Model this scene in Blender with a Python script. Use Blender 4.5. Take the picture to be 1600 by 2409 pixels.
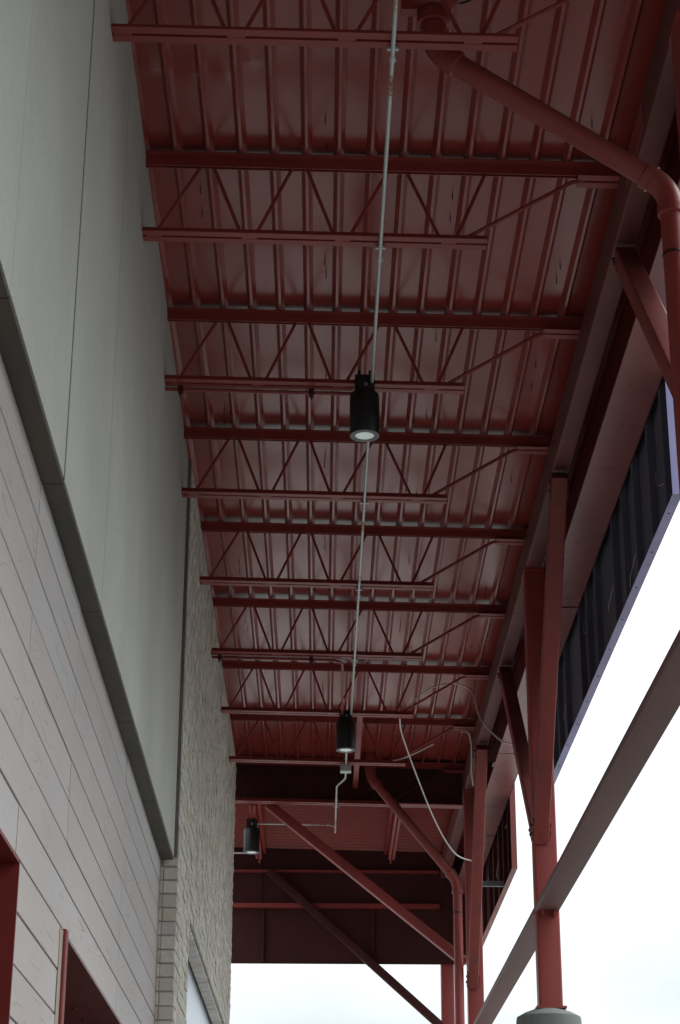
import bpy, bmesh, math, random
from mathutils import Vector, Matrix
random.seed(7)
R = math.radians
# ------------------------------------------------------------------ camera
scn = bpy.context.scene
for o in list(bpy.data.objects): bpy.data.objects.remove(o)
col = scn.collection
CZ = 1.6
PIT, YAW, ROL = R(22.5), R(0.46), R(0.235)
fw = Vector((math.sin(YAW)*math.cos(PIT), math.cos(YAW)*math.cos(PIT), math.sin(PIT)))
rt0 = Vector((math.cos(YAW), -math.sin(YAW), 0)); up0 = rt0.cross(fw)
rt = rt0*math.cos(ROL) + up0*math.sin(ROL); up = up0*math.cos(ROL) - rt0*math.sin(ROL)
cd = bpy.data.cameras.new('camera'); cam = bpy.data.objects.new('camera', cd); col.objects.link(cam)
m = Matrix((rt, up, -fw)).transposed().to_4x4(); m.translation = (0, 0, CZ); cam.matrix_world = m
cd.sensor_fit = 'VERTICAL'; cd.sensor_height = 24; cd.lens = 24*4568/2409
cd.clip_start = .05; cd.clip_end = 3000
scn.camera = cam
scn.render.resolution_x, scn.render.resolution_y = 680, 1024
# ------------------------------------------------------------------ sky, sun, exposure
SUN_EL, SUN_AZ = R(50), R(80)          # azimuth clockwise from +Y (sun stands to the right)
w = bpy.data.worlds.new('World'); scn.world = w; w.use_nodes = True
nt = w.node_tree; N = nt.nodes; L = nt.links; N.clear()
out = N.new('ShaderNodeOutputWorld'); bg = N.new('ShaderNodeBackground'); bg.inputs[1].default_value = .145
sky = N.new('ShaderNodeTexSky'); sky.sky_type = 'NISHITA'; sky.sun_disc = False
sky.sun_elevation = SUN_EL; sky.sun_rotation = SUN_AZ; sky.air_density = 1.0; sky.dust_density = 2.0
tc = N.new('ShaderNodeTexCoord'); mp = N.new('ShaderNodeMapping'); mp.inputs['Scale'].default_value = (1, 1, 2.2)
ns = N.new('ShaderNodeTexNoise'); ns.inputs['Scale'].default_value = 2.6; ns.inputs['Detail'].default_value = 7; ns.inputs['Roughness'].default_value = .55
cr = N.new('ShaderNodeValToRGB'); cr.color_ramp.elements[0].position = .30; cr.color_ramp.elements[0].color = (.72, .72, .72, 1)
cr.color_ramp.elements[1].position = .62; cr.color_ramp.elements[1].color = (1, 1, 1, 1)
mx = N.new('ShaderNodeMix'); mx.data_type = 'RGBA'
mx.inputs['B'].default_value = (9.3, 9.9, 10.2, 1)
L.new(tc.outputs['Generated'], mp.inputs[0]); L.new(mp.outputs[0], ns.inputs['Vector']); L.new(ns.outputs[0], cr.inputs[0])
L.new(cr.outputs[0], mx.inputs['Factor']); L.new(sky.outputs[0], mx.inputs['A']); sxyz = N.new('ShaderNodeSeparateXYZ'); L.new(tc.outputs['Generated'], sxyz.inputs[0])
cie = N.new('ShaderNodeMath'); cie.operation = 'MULTIPLY_ADD'; cie.use_clamp = True; cie.inputs[1].default_value = .6667; cie.inputs[2].default_value = .3333; L.new(sxyz.outputs['Z'], cie.inputs[0])
cl2 = N.new('ShaderNodeTexNoise'); cl2.inputs['Scale'].default_value = 6; cl2.inputs['Detail'].default_value = 6; L.new(mp.outputs[0], cl2.inputs['Vector'])
tone = N.new('ShaderNodeMapRange'); tone.inputs['From Min'].default_value = .3; tone.inputs['From Max'].default_value = .7; tone.inputs['To Min'].default_value = .84; tone.inputs['To Max'].default_value = 1.12; L.new(cl2.outputs[0], tone.inputs['Value'])
mul = N.new('ShaderNodeMath'); mul.operation = 'MULTIPLY'; L.new(cie.outputs[0], mul.inputs[0]); L.new(tone.outputs[0], mul.inputs[1])
vm = N.new('ShaderNodeVectorMath'); vm.operation = 'SCALE'; L.new(mx.outputs['Result'], vm.inputs[0]); L.new(mul.outputs[0], vm.inputs['Scale']); L.new(vm.outputs[0], bg.inputs[0]); L.new(bg.outputs[0], out.inputs[0])
sd = bpy.data.lights.new('sun', 'SUN'); sd.energy = 1.0; sd.angle = R(25); sd.color = (1, .96, .9)
so = bpy.data.objects.new('sun', sd); col.objects.link(so)
sv = Vector((math.sin(SUN_AZ)*math.cos(SUN_EL), math.cos(SUN_AZ)*math.cos(SUN_EL), math.sin(SUN_EL)))
so.rotation_euler = sv.to_track_quat('Z', 'Y').to_euler(); so.location = sv*60
vs = scn.view_settings; vs.view_transform = 'Standard'; vs.look = 'None'; vs.exposure = 0.95; vs.gamma = 1; vs.use_curve_mapping = False
scn.render.engine = 'CYCLES'
scn.cycles.max_bounces = 10; scn.cycles.diffuse_bounces = 6; scn.cycles.glossy_bounces = 6

# ------------------------------------------------------------------ materials
class NT:
    def __init__(s, name):
        s.m = bpy.data.materials.new(name); s.m.use_nodes = True
        s.t = s.m.node_tree; s.N = s.t.nodes; s.N.clear()
        s.out = s.N.new('ShaderNodeOutputMaterial'); s.b = s.N.new('ShaderNodeBsdfPrincipled')
        s.link(s.b.outputs[0], s.out.inputs[0])
        s.geo = s.N.new('ShaderNodeNewGeometry')
    def link(s, a, b): s.t.links.new(a, b)
    def noise(s, scale=5, detail=5, rough=.55, stretch=(1, 1, 1), dist=0):
        mp = s.N.new('ShaderNodeMapping'); mp.inputs['Scale'].default_value = stretch
        s.link(s.geo.outputs['Position'], mp.inputs[0])
        n = s.N.new('ShaderNodeTexNoise'); n.inputs['Scale'].default_value = scale; n.inputs['Detail'].default_value = detail
        n.inputs['Roughness'].default_value = rough; n.inputs['Distortion'].default_value = dist
        s.link(mp.outputs[0], n.inputs['Vector']); return n.outputs[0]
    def ramp(s, fac, stops):
        r = s.N.new('ShaderNodeValToRGB'); e = r.color_ramp.elements
        while len(e) < len(stops): e.new(.5)
        for i, (p, c) in enumerate(stops):
            e[i].position = p; e[i].color = (c, c, c, 1) if not hasattr(c, '__len__') else (*c, 1)
        s.link(fac, r.inputs[0]); return r.outputs[0]
    def mix(s, fac, a, b, mode='MIX'):
        x = s.N.new('ShaderNodeMix'); x.data_type = 'RGBA'; x.blend_type = mode
        for v, nm in ((fac, 'Factor'), (a, 'A'), (b, 'B')):
            if isinstance(v, (int, float)): x.inputs[nm].default_value = v if nm == 'Factor' else (v, v, v, 1)
            elif hasattr(v, '__len__'): x.inputs[nm].default_value = (*v, 1)
            else: s.link(v, x.inputs[nm])
        return x.outputs['Result']
    def math(s, op, a, b=0.0):
        x = s.N.new('ShaderNodeMath'); x.operation = op
        for i, v in enumerate((a, b)):
            if isinstance(v, (int, float)): x.inputs[i].default_value = v
            else: s.link(v, x.inputs[i])
        return x.outputs[0]
    def bump(s, h, strength=.3, dist=.01, normal=None):
        b = s.N.new('ShaderNodeBump'); b.inputs['Strength'].default_value = strength; b.inputs['Distance'].default_value = dist
        s.link(h, b.inputs['Height'])
        if normal: s.link(normal, b.inputs['Normal'])
        return b.outputs[0]
    def set(s, **k):
        for n, v in k.items():
            i = s.b.inputs[{'color': 'Base Color', 'rough': 'Roughness', 'metal': 'Metallic', 'normal': 'Normal', 'spec': 'Specular IOR Level', 'coat': 'Coat Weight', 'coatr': 'Coat Roughness', 'emc': 'Emission Color', 'ems': 'Emission Strength'}[n]]
            if isinstance(v, (int, float)): i.default_value = v
            elif hasattr(v, '__len__'): i.default_value = (*v, 1)
            else: s.link(v, i)
        return s

def scl(c, f): return tuple(x*f for x in c)
def paint(name, c, rough=.35, dirt=.25, dirtc=(.06, .05, .045), streak=(1, 1, 1), bumps=.15, top_grime_shade=0, grime=(.06, .063, .042)):
    t = NT(name)
    n1 = t.noise(1.7, 6, .6, streak); n2 = t.noise(38, 4, .6)
    base = t.mix(t.ramp(n1, [(.3, 0), (.7, 1)]), scl(c, .78), scl(c, 1.15))
    base = t.mix(t.math('MULTIPLY', t.ramp(t.noise(6, 8, .7, streak), [(.52, 0), (.75, 1)]), dirt), base, dirtc)
    spk = t.ramp(t.noise(160, 2, .5), [(.76, 0), (.80, 1)])
    base = t.mix(t.math('MULTIPLY', spk, .25), base, (.45, .36, .33))
    chip = t.ramp(t.noise(48, 3, .6), [(.735, 0), (.75, 1)])
    base = t.mix(t.math('MULTIPLY', chip, .5), base, (.30, .22, .19))
    run = t.ramp(t.noise(9, 5, .65, (3, 3, .12)), [(.56, 0), (.72, 1)])
    base = t.mix(t.math('MULTIPLY', run, dirt*.8), base, scl(c, .45))
    if top_grime_shade:  # darkens up-facing sides: grime, and on the braces painted shade as well
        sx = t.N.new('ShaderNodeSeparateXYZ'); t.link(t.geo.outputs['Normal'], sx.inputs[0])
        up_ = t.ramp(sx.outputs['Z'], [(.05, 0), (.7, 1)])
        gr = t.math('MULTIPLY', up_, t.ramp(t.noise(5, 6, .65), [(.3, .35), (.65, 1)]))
        base = t.mix(t.math('MULTIPLY', gr, top_grime_shade), base, grime)
    r = t.math('ADD', t.math('MULTIPLY', n2, .18), rough-.09)
    nb = t.bump(t.noise(22, 5, .6), bumps, .004)
    return t.set(color=base, rough=r, normal=nb, spec=.38).m
RED = (.27, .043, .035)
M = {}
M['steel'] = paint('red_paint_steel', RED, .42)
M['girder'] = paint('dark_red_girder', (.145, .042, .037), .6, dirt=.35)  # darker, duller red than the joists
M['steel2'] = paint('red_paint_column', (.285, .048, .040), .44, dirt=.45, streak=(1, 1, .25))
M['pipe'] = paint('red_paint_pipe', (.26, .047, .040), .40, top_grime_shade=.85)
M['brace'] = paint('red_paint_brace', (.26, .052, .044), .42, dirt=.5, streak=(1, 1, .25), top_grime_shade=.6, grime=(.030, .031, .032))  # upper faces darkened: grime plus the painted-in shade of unlit sides
M['dark'] = paint('shaded_dark_red', (.055, .009, .0075), .8)  # red with shade put into its colour, for parts in shadow
def deckmat():
    t = NT('glossy_red_deck')
    n1 = t.noise(1.2, 5, .6, (1, .35, 1))
    base = t.mix(t.ramp(n1, [(.3, 0), (.7, 1)]), (.235, .034, .026), (.30, .045, .035))
    dust = t.ramp(t.noise(3.5, 8, .75, (1, .6, 1)), [(.5, 0), (.8, 1)])
    base = t.mix(t.math('MULTIPLY', dust, .22), base, (.22, .13, .12))
    r = t.math('ADD', t.math('MULTIPLY', t.noise(5, 6, .65, (1, .4, 1)), .06), .20)
    b = t.bump(t.noise(2.0, 2, .5, (1.2, .5, 1)), .03, .010)
    b = t.bump(t.noise(60, 3, .5), .05, .003, b)
    return t.set(color=base, rough=r, normal=b, spec=.5, coat=.2, coatr=.16).m
M['deck'] = deckmat()
def lining():
    t = NT('pink_metal_liner')
    base = t.mix(t.noise(1.1, 6, .6, (1, .3, 1)), (.25, .085, .08), (.31, .115, .108))
    return t.set(color=base, rough=t.math('ADD', t.math('MULTIPLY', t.noise(7, 5), .15), .22), spec=.5).m
M['liner'] = lining()
M['lav'] = paint('lavender_panel_paint', (.36, .35, .62), .45, dirt=.15, streak=(1, 1, .3))
M['redfascia'] = paint('red_panel_paint', (.30, .085, .075), .45, dirt=.15, streak=(1, 1, .3))
M['navy'] = paint('dark_panel_back', (.10, .11, .155), .6, dirt=.5, dirtc=(.11, .10, .10), streak=(1, 1, .2))
M['rail'] = paint('weathered_brown_rail', (.185, .098, .088), .6, dirt=.4, dirtc=(.12, .10, .09), streak=(1, .2, 1))
def concrete():
    t = NT('precast_concrete')
    a = t.noise(.9, 7, .6, (1, .8, .7)); b_ = t.noise(1.7, 7, .6, (1, .8, .6)); c_ = t.noise(45, 5, .65)
    base = t.mix(t.ramp(a, [(.3, 0), (.7, 1)]), (.435, .432, .388), (.56, .57, .525))
    base = t.mix(t.ramp(b_, [(.45, 0), (.75, .5)]), base, (0.432, 0.425, 0.387))
    base = t.mix(t.ramp(c_, [(.3, .15), (.6, 0)]), base, (.20, .20, .19))
    pits = t.ramp(t.noise(130, 2, .5), [(.18, 1), (.24, 0)])
    base = t.mix(t.math('MULTIPLY', pits, .6), base, (.12, .115, .105))
    h = t.math('ADD', t.math('MULTIPLY', c_, .4), t.math('MULTIPLY', b_, .6))
    return t.set(color=base, rough=.82, normal=t.bump(h, .35, .006), spec=.3).m
M['concrete'] = concrete()
def cladding():
    t = NT('woodgrain_cement_board')
    oi = t.N.new('ShaderNodeObjectInfo')
    off = t.N.new('ShaderNodeVectorMath'); off.operation = 'MULTIPLY_ADD'
    cmb = t.N.new('ShaderNodeCombineXYZ'); t.link(oi.outputs['Random'], cmb.inputs[1]); t.link(oi.outputs['Random'], cmb.inputs[2])
    t.link(cmb.outputs[0], off.inputs[0]); off.inputs[1].default_value = (37, 37, 37); t.link(t.geo.outputs['Position'], off.inputs[2])
    def nz(scale, detail, st, dist=0, rough=.6):
        mp = t.N.new('ShaderNodeMapping'); mp.inputs['Scale'].default_value = st; t.link(off.outputs[0], mp.inputs[0])
        n = t.N.new('ShaderNodeTexNoise'); n.inputs['Scale'].default_value = scale; n.inputs['Detail'].default_value = detail; n.inputs['Roughness'].default_value = rough
        n.inputs['Distortion'].default_value = dist; t.link(mp.outputs[0], n.inputs['Vector']); return n.outputs[0]
    broad = nz(1.6, 6, (1, .5, 1.5)); fine = nz(16, 4, (1, .22, 5), .4, .55); line = nz(30, 2, (1, .10, 4.5), .6, .5)
    # figured grain rings: sine of a warped height
    rings = t.math('ABSOLUTE', t.math('SINE', t.math('MULTIPLY', nz(2.2, 2, (1, .25, 2.0), .5, .4), 95)))
    patch = t.ramp(nz(2.6, 3, (1, .5, 2)), [(.50, 0), (.62, 1)])
    crack = t.ramp(line, [(.27, 1), (.31, 0)])
    ringl = t.math('MULTIPLY', t.ramp(rings, [(.0, 1), (.28, 0)]), patch)
    tone = t.mix(oi.outputs['Random'], (.40, .348, .32), (.45, .402, .376))
    base = t.mix(t.ramp(broad, [(.3, 0), (.7, 1)]), tone, (.43, .41, .405))
    base = t.mix(t.ramp(nz(4.5, 6, (1, .3, 3)), [(.6, 0), (.85, .25)]), base, (0.475, 0.418, 0.384))
    dk = t.math('MAXIMUM', t.math('MULTIPLY', crack, .8), t.math('MULTIPLY', ringl, .6))
    base = t.mix(dk, base, (.22, .195, .185))
    h = t.math('SUBTRACT', t.math('MULTIPLY', fine, .35), t.math('MULTIPLY', dk, .9))
    return t.set(color=base, rough=.62, normal=t.bump(h, .5, .003), spec=.35).m
M['clad'] = cladding()
def brickm(name, mortar=False):
    t = NT(name)
    oi = t.N.new('ShaderNodeObjectInfo')
    rnd = t.math('FRACT', t.math('ADD', oi.outputs['Random'], t.geo.outputs['Random Per Island']))
    if mortar:
        base = t.mix(t.noise(30, 6), (0.351, 0.338, 0.305), (.34, .33, .30))
    else:
        base = t.ramp(rnd, [(0, (0.625, 0.585, 0.512)), (.3, (0.705, 0.672, 0.599)), (.55, (0.585, 0.545, 0.479)), (.8, (0.758, 0.738, 0.665)), (.93, (0.638, 0.559, 0.439)), (1, (0.545, 0.532, 0.499))])
        base = t.mix(t.ramp(t.noise(26, 8, .75), [(.36, .35), (.58, 0)]), base, (0.403, 0.39, 0.358))
        base = t.mix(t.ramp(t.noise(4, 6, .7, (1, 1, .4)), [(.5, 0), (.8, .35)]), base, (0.712, 0.7, 0.663))
    pit = t.ramp(t.noise(95, 4, .7), [(.25, 1), (.36, 0)])
    base = t.mix(t.math('MULTIPLY', pit, .45), base, (.14, .13, .115))
    h = t.math('SUBTRACT', t.noise(34, 8, .75), t.math('MULTIPLY', pit, .5))
    return t.set(color=base, rough=.9, normal=t.bump(h, .55, .008), spec=.25).m
M['brick'] = brickm('split_face_brick'); M['mortar'] = brickm('mortar', True)
M['black'] = paint('black_enamel', (.012, .012, .013), .38, dirt=.1)
M['galv'] = NT('galvanised_conduit').set(rough=.38, metal=.85).m
def galv():
    t = NT('galvanised_steel'); n = t.noise(60, 4, .6)
    base = t.mix(n, (.42, .47, .46), (.66, .72, .70))
    rust = t.math('MULTIPLY', t.ramp(t.noise(30, 5, .7), [(.45, 0), (.55, 1)]), t.ramp(t.noise(2.2, 1, .5), [(.60, 0), (.64, 1)]))
    base = t.mix(rust, base, (.38, .11, .02))
    return t.set(color=base, rough=.42, metal=t.math('SUBTRACT', .55, t.math('MULTIPLY', rust, .5)), normal=t.bump(n, .2, .002)).m
M['galv'] = galv()
def rustm():
    t = NT('rusty_conduit'); k_ = t.ramp(t.noise(55, 5, .7), [(.42, 0), (.52, 1)])
    return t.set(color=t.mix(k_, (.45, .48, .46), (.34, .10, .025)), rough=.7).m
M['rust'] = rustm()
M['grey'] = paint('grey_trim', (.17, .185, .19), .45, dirt=.2)
M['lens'] = NT('frosted_lens').set(color=(.84, .90, .88), rough=.5, emc=(.80, .93, .90), ems=.10).m  # faint glow stands in for ground light reflected by the unlit lens
M['cable'] = NT('pale_cable').set(color=(.66, .65, .62), rough=.5).m
M['alcove'] = paint('alcove_red_metal', (.185, .018, .013), .55, dirt=.08)
M['soffit'] = paint('alcove_soffit_metal', (.135, .058, .056), .45, dirt=.1)
M['brown'] = paint('dark_brown_soffit', (.085, .072, .056), .55, dirt=.3)  # darker and browner than the concrete above it
M['sealant'] = paint('dark_joint_sealant', (.045, .043, .038), .8, dirt=.3)
M['edge_mortar'] = paint('grimy_edge_mortar', (.17, .165, .15), .85, dirt=.6)
M['caulk'] = paint('sealant', (.36, .30, .25), .7, dirt=.3)
def glass():
    t = NT('window_glass')
    return t.set(color=(.74, .80, .90), rough=.30, spec=.8, normal=t.bump(t.noise(1.2, 2), .05, .01)).m  # sky reflection put into the pale blue base colour
M['glass'] = glass()
def pier():
    t = NT('cast_pier_concrete')
    base = t.mix(t.noise(6, 8, .7), (.13, .145, .138), (.19, .205, .195))
    base = t.mix(t.ramp(t.noise(70, 3), [(.25, .5), (.4, 0)]), base, (.10, .11, .10))
    return t.set(color=base, rough=.85, normal=t.bump(t.noise(40, 6), .3, .004)).m
M['pier'] = pier()
def ground(name, a, b, sc=3):
    t = NT(name); base = t.mix(t.noise(sc, 8, .7), a, b)
    return t.set(color=base, rough=.9, normal=t.bump(t.noise(60, 5), .3, .004)).m
M['pave'] = ground('pale_paving', (.215, .21, .20), (.28, .275, .265)); M['asphalt'] = ground('worn_asphalt', (.085, .085, .085), (.125, .125, .12), 12)
M['walk'] = ground('grey_walkway', (0.126, 0.126, 0.122), (0.171, 0.171, 0.162))
M['screw'] = NT('dark_screw').set(color=(.05, .03, .03), rough=.5, metal=.5).m

# ------------------------------------------------------------------ mesh helpers
ORG = {}
def link(o, parent):
    col.objects.link(o)
    if parent is not None: o.parent = parent
def empty(name, loc, label, cat, group=None):
    o = bpy.data.objects.new(name, None); col.objects.link(o); o.location = loc; o.empty_display_size = .1
    ORG[o.name] = Vector(loc); o['label'] = label; o['category'] = cat
    if group: o['group'] = group
    return o
def tag(o, label, cat, group=None):
    o['label'] = label; o['category'] = cat
    if group: o['group'] = group
    return o
class MB:
    def __init__(s): s.v = []; s.f = []
    def add(s, v, f):
        n = len(s.v); s.v += [Vector(p) for p in v]; s.f += [tuple(i+n for i in q) for q in f]; return s
    def box(s, x0, x1, y0, y1, z0, z1, fn=None):
        v = [(x0, y0, z0), (x1, y0, z0), (x1, y1, z0), (x0, y1, z0), (x0, y0, z1), (x1, y0, z1), (x1, y1, z1), (x0, y1, z1)]
        if fn: v = [fn(*p) for p in v]
        return s.add(v, [(0, 3, 2, 1), (4, 5, 6, 7), (0, 1, 5, 4), (1, 2, 6, 5), (2, 3, 7, 6), (3, 0, 4, 7)])
    def sweep(s, prof, A, B, u, w):          # prism of a 2d outline (in axes u, w) from A to B
        A, B, u, w = Vector(A), Vector(B), Vector(u), Vector(w); n = len(prof)
        v = [A+u*a+w*b for a, b in prof]+[B+u*a+w*b for a, b in prof]
        f = [tuple(range(n))[::-1], tuple(range(n, 2*n))]+[(i, (i+1) % n, n+(i+1) % n, n+i) for i in range(n)]
        return s.add(v, f)
    def tube(s, pts, r, n=12, caps=True):
        pts = [Vector(p) for p in pts]; rings = []; prev = None
        for i, p in enumerate(pts):
            d = (pts[min(i+1, len(pts)-1)]-pts[max(i-1, 0)]).normalized()
            if prev is None: a = d.orthogonal().normalized()
            else: a = (prev-d*prev.dot(d)).normalized()
            prev = a; b = d.cross(a); rr = r[i] if hasattr(r, '__len__') else r
            rings.append([p+(a*math.cos(2*math.pi*k/n)+b*math.sin(2*math.pi*k/n))*rr for k in range(n)])
        v = [q for g in rings for q in g]; f = []
        for i in range(len(rings)-1):
            for k in range(n):
                f.append((i*n+k, i*n+(k+1) % n, (i+1)*n+(k+1) % n, (i+1)*n+k))
        if caps: f += [tuple(range(n))[::-1], tuple(range((len(rings)-1)*n, len(rings)*n))]
        return s.add(v, f)
    def lathe(s, c, prof, n=32):             # (radius, z) outline turned about the vertical through c
        c = Vector(c); v = []; f = []
        for r, z in prof: v += [c+Vector((r*math.cos(2*math.pi*k/n), r*math.sin(2*math.pi*k/n), z)) for k in range(n)]
        for i in range(len(prof)-1):
            for k in range(n): f.append((i*n+k, i*n+(k+1) % n, (i+1)*n+(k+1) % n, (i+1)*n+k))
        f += [tuple(range(n))[::-1], tuple(range((len(prof)-1)*n, len(prof)*n))]
        return s.add(v, f)
    def ring(s, c, prof, n=40):
        c = Vector(c); v = []; f = []; m_ = len(prof)
        for r, z in prof: v += [c+Vector((r*math.cos(2*math.pi*k/n), r*math.sin(2*math.pi*k/n), z)) for k in range(n)]
        for i in range(m_):
            for k in range(n): f.append((i*n+k, i*n+(k+1) % n, ((i+1) % m_)*n+(k+1) % n, ((i+1) % m_)*n+k))
        return s.add(v, f)
    def build(s, name, mat, parent=None, smooth=True, base=None, ang=38):
        o0 = ORG[parent.name] if parent is not None else (Vector(base) if base is not None else sum(s.v, Vector())/len(s.v))
        me = bpy.data.meshes.new(name); me.from_pydata([p-o0 for p in s.v], [], s.f); me.materials.append(M[mat])
        bm = bmesh.new(); bm.from_mesh(me); bmesh.ops.recalc_face_normals(bm, faces=bm.faces); bm.to_mesh(me); bm.free()
        if smooth:
            for p in me.polygons: p.use_smooth = True
            me.set_sharp_from_angle(angle=R(ang))
        o = bpy.data.objects.new(name, me); link(o, parent); ORG[o.name] = o0.copy()
        if parent is None: o.location = o0
        return o
def rrect(w_, h_, r, n=3):                   # rounded rectangle outline
    p = []
    for cx, cy, a0 in ((w_/2-r, h_/2-r, 0), (-w_/2+r, h_/2-r, 90), (-w_/2+r, -h_/2+r, 180), (w_/2-r, -h_/2+r, 270)):
        for i in range(n+1):
            a = R(a0+90*i/n); p.append((cx+r*math.cos(a), cy+r*math.sin(a)))
    return p
def crv(pts, k=8):                           # Catmull-Rom through points
    P = [Vector(p) for p in pts]; P = [P[0]*2-P[1]]+P+[P[-1]*2-P[-2]]; o = []
    for i in range(1, len(P)-2):
        for j in range(k):
            t = j/k; o.append(.5*((2*P[i])+(P[i+1]-P[i-1])*t+(2*P[i-1]-5*P[i]+4*P[i+1]-P[i+2])*t*t+(3*P[i]-P[i-1]-3*P[i+1]+P[i+2])*t**3))
    o.append(P[-2]); return o
def bend(pts, rad=.05, n=6):                 # polyline with rounded corners
    P = [Vector(p) for p in pts]; o = [P[0]]
    for i in range(1, len(P)-1):
        a = (P[i-1]-P[i]).normalized(); b = (P[i+1]-P[i]).normalized()
        r_ = min(rad, (P[i-1]-P[i]).length*.45, (P[i+1]-P[i]).length*.45)
        for j in range(n+1):
            t = j/n; p0 = P[i]+a*r_; p2 = P[i]+b*r_
            o.append(p0*(1-t)**2+P[i]*2*t*(1-t)+p2*t*t)
    o.append(P[-1]); return o

# ------------------------------------------------------------------ measured layout (metres)
S = 1.524; XL = -.846; XR = .733; SL = -.0203
JY = [6.2926+i*S-.03 for i in range(9)]
ZB0, ZT0 = 6.196, 6.571
def zb(x): return ZB0+SL*(x-XL)
def zt(x): return ZT0+SL*(x-XL)
def zd(x): return ZT0+.052+SL*(x-XL)         # underside of the deck ribs
def xw(y): return -.840-.00625*(y-5.7)       # face of the concrete
def xc(y): return -.911-.0075*(y-5.7)        # face of the boards
BRX = -.846                                  # face of the brick
Y_NEAR = -14.0

# ------------------------------------------------------------------ the setting
def structure(name, mb, mat):
    o = mb.build(name, mat, None, False); o['kind'] = 'structure'; return o
structure('ground', MB().box(-250, 250, -250, 400, -.30, -.15), 'asphalt')  # unseen; dark tone around the camera set to hold bounce light down
structure('pavement', MB().box(-30, 40, 17.0, 90, -.15, 0), 'pave')  # unseen; pale ground ahead, laid to brighten what the deck reflects
structure('walkway', MB().box(-3.2, 2.6, -30, 16.99, -.15, 0), 'walk')

# ------------------------------------------------------------------ concrete wall
cw = empty('concrete_wall', (xw(5), 5, 0), 'grey precast concrete upper wall with vertical joints along the left side', 'wall')
def wx(f, d0, d1):                            # box following a slightly skewed wall face
    return lambda x, y, z: (f(y)+(d1 if x > .5 else d0), y, z)
jy = [Y_NEAR, -10.5, -7, -4, -1.7, -.45, .79, 2.03, 3.27, 4.505, 5.737, 6.965, 8.44, 9.9, 11.315]
gap = {5.737: .019, 6.965: .009, 8.44: .003, 9.9: .002}
for i in range(len(jy)-1):
    a, b = jy[i], jy[i+1]
    pr = [(0, -.22), (0, 0)]
    g0, g1 = gap.get(a, .004), gap.get(b, .004)
    if i == len(jy)-2: g1 = 0.02
    mb = MB(); c = .002
    # chamfered panel
    z0, z1 = 4.081+random.uniform(-.002, .002), 6.70
    prof = [(a+g0, -.20), (a+g0, -c), (a+g0+c, 0), (b-g1-c, 0), (b-g1, -c), (b-g1, -.20)]
    v = [(xw(y)+d, y, z0) for y, d in prof]+[(xw(y)+d, y, z1) for y, d in prof]; n = len(prof)
    mb.add(v, [tuple(range(n)), tuple(range(n, 2*n))]+[(k_, (k_+1) % n, n+(k_+1) % n, n+k_) for k_ in range(n)])
    mb.build('wall_panel', 'concrete', cw, False)
for i in range(len(jy)-1):
    MB().box(0, 1, jy[i]+.003, jy[i+1]-(.004 if i < len(jy)-2 else .02), 4.0665, 4.0785, lambda x, y, z: (xw(y)-.003 if x > .5 else xc(y)-.002, y, z)).build('soffit_strip', 'brown', cw, False)
for y in jy[1:-1]:
    g = gap.get(y, .004)
    MB().box(0, 1, y-g-.004, y+g+.004, 4.085, 6.69, wx(xw, -.10, -.004)).build('joint_filler', 'sealant', cw, False)

MB().box(0, 1, 11.297, 11.316, 4.085, 6.69, lambda x, y, z: (BRX-.010 if x > .5 else xw(y)-.05, y, z)).build('joint_filler', 'edge_mortar', cw, False)
# ------------------------------------------------------------------ board cladding
cl = empty('board_wall', (xc(5), 5, 0), 'pale wood-grain board cladding below the concrete wall', 'wall')
PITCH = .1524; rows = 27
cols_y = [Y_NEAR, -9, -5, -1.6, .8, 3.3, 5.712, 6.897, 9.01, 11.312]
AL = [(4.35, 5.785, 2.8605), (6.985, 9.75, 2.8605)]       # door recesses: y0, y1, head
def spans(y0, y1, zc_):
    s = [(y0, y1)]
    for a, b, h in AL:
        if zc_ < h-.01:
            n_ = []
            for p, q in s:
                if b <= p or a >= q: n_.append((p, q)); continue
                if p < a: n_.append((p, a-.002))
                if q > b: n_.append((b+.002, q))
            s = n_
    return [q for q in s if q[1]-q[0] > .03]
for r_ in range(rows):
    ztop = 4.078-r_*PITCH-(.013 if r_ == 0 else 0); zbot = 4.078-(r_+1)*PITCH+.0062
    if zbot < .03: zbot = .03
    for j in range(len(cols_y)-1):
        for a, b in spans(cols_y[j], cols_y[j+1], (ztop+zbot)/2):
            a2 = a+.0008; b2 = b-.0008; dx = random.uniform(-.0012, .0012); c = .0018
            prof = [(zbot, -.016), (zbot, -c), (zbot+c, 0), (ztop-c, 0), (ztop, -c), (ztop, -.016)]
            n = len(prof)
            v = [(xc(a2)+d+dx, a2, z) for z, d in prof]+[(xc(b2)+d+dx, b2, z) for z, d in prof]
            MB().add(v, [tuple(range(n)), tuple(range(n, 2*n))]+[(k_, (k_+1) % n, n+(k_+1) % n, n+k_) for k_ in range(n)]).build('board', 'clad', cl, False)
bk = MB()
ys = [Y_NEAR, AL[0][0]-.01, AL[0][1]+.01, AL[1][0]-.01, AL[1][1]+.01, 11.31]
for i in range(len(ys)-1):
    z0 = 0 if i % 2 == 0 else (AL[i//2][2]+.012)
    bk.box(0, 1, ys[i], ys[i+1], z0, 4.0655, wx(xc, -.14, -.0165))
bk.build('backing', 'sealant', cl, False)
MB().box(0, 1, 11.300, 11.318, 0, 4.07, wx(xc, -.10, .004)).build('end_trim', 'caulk', cl, False)

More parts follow.
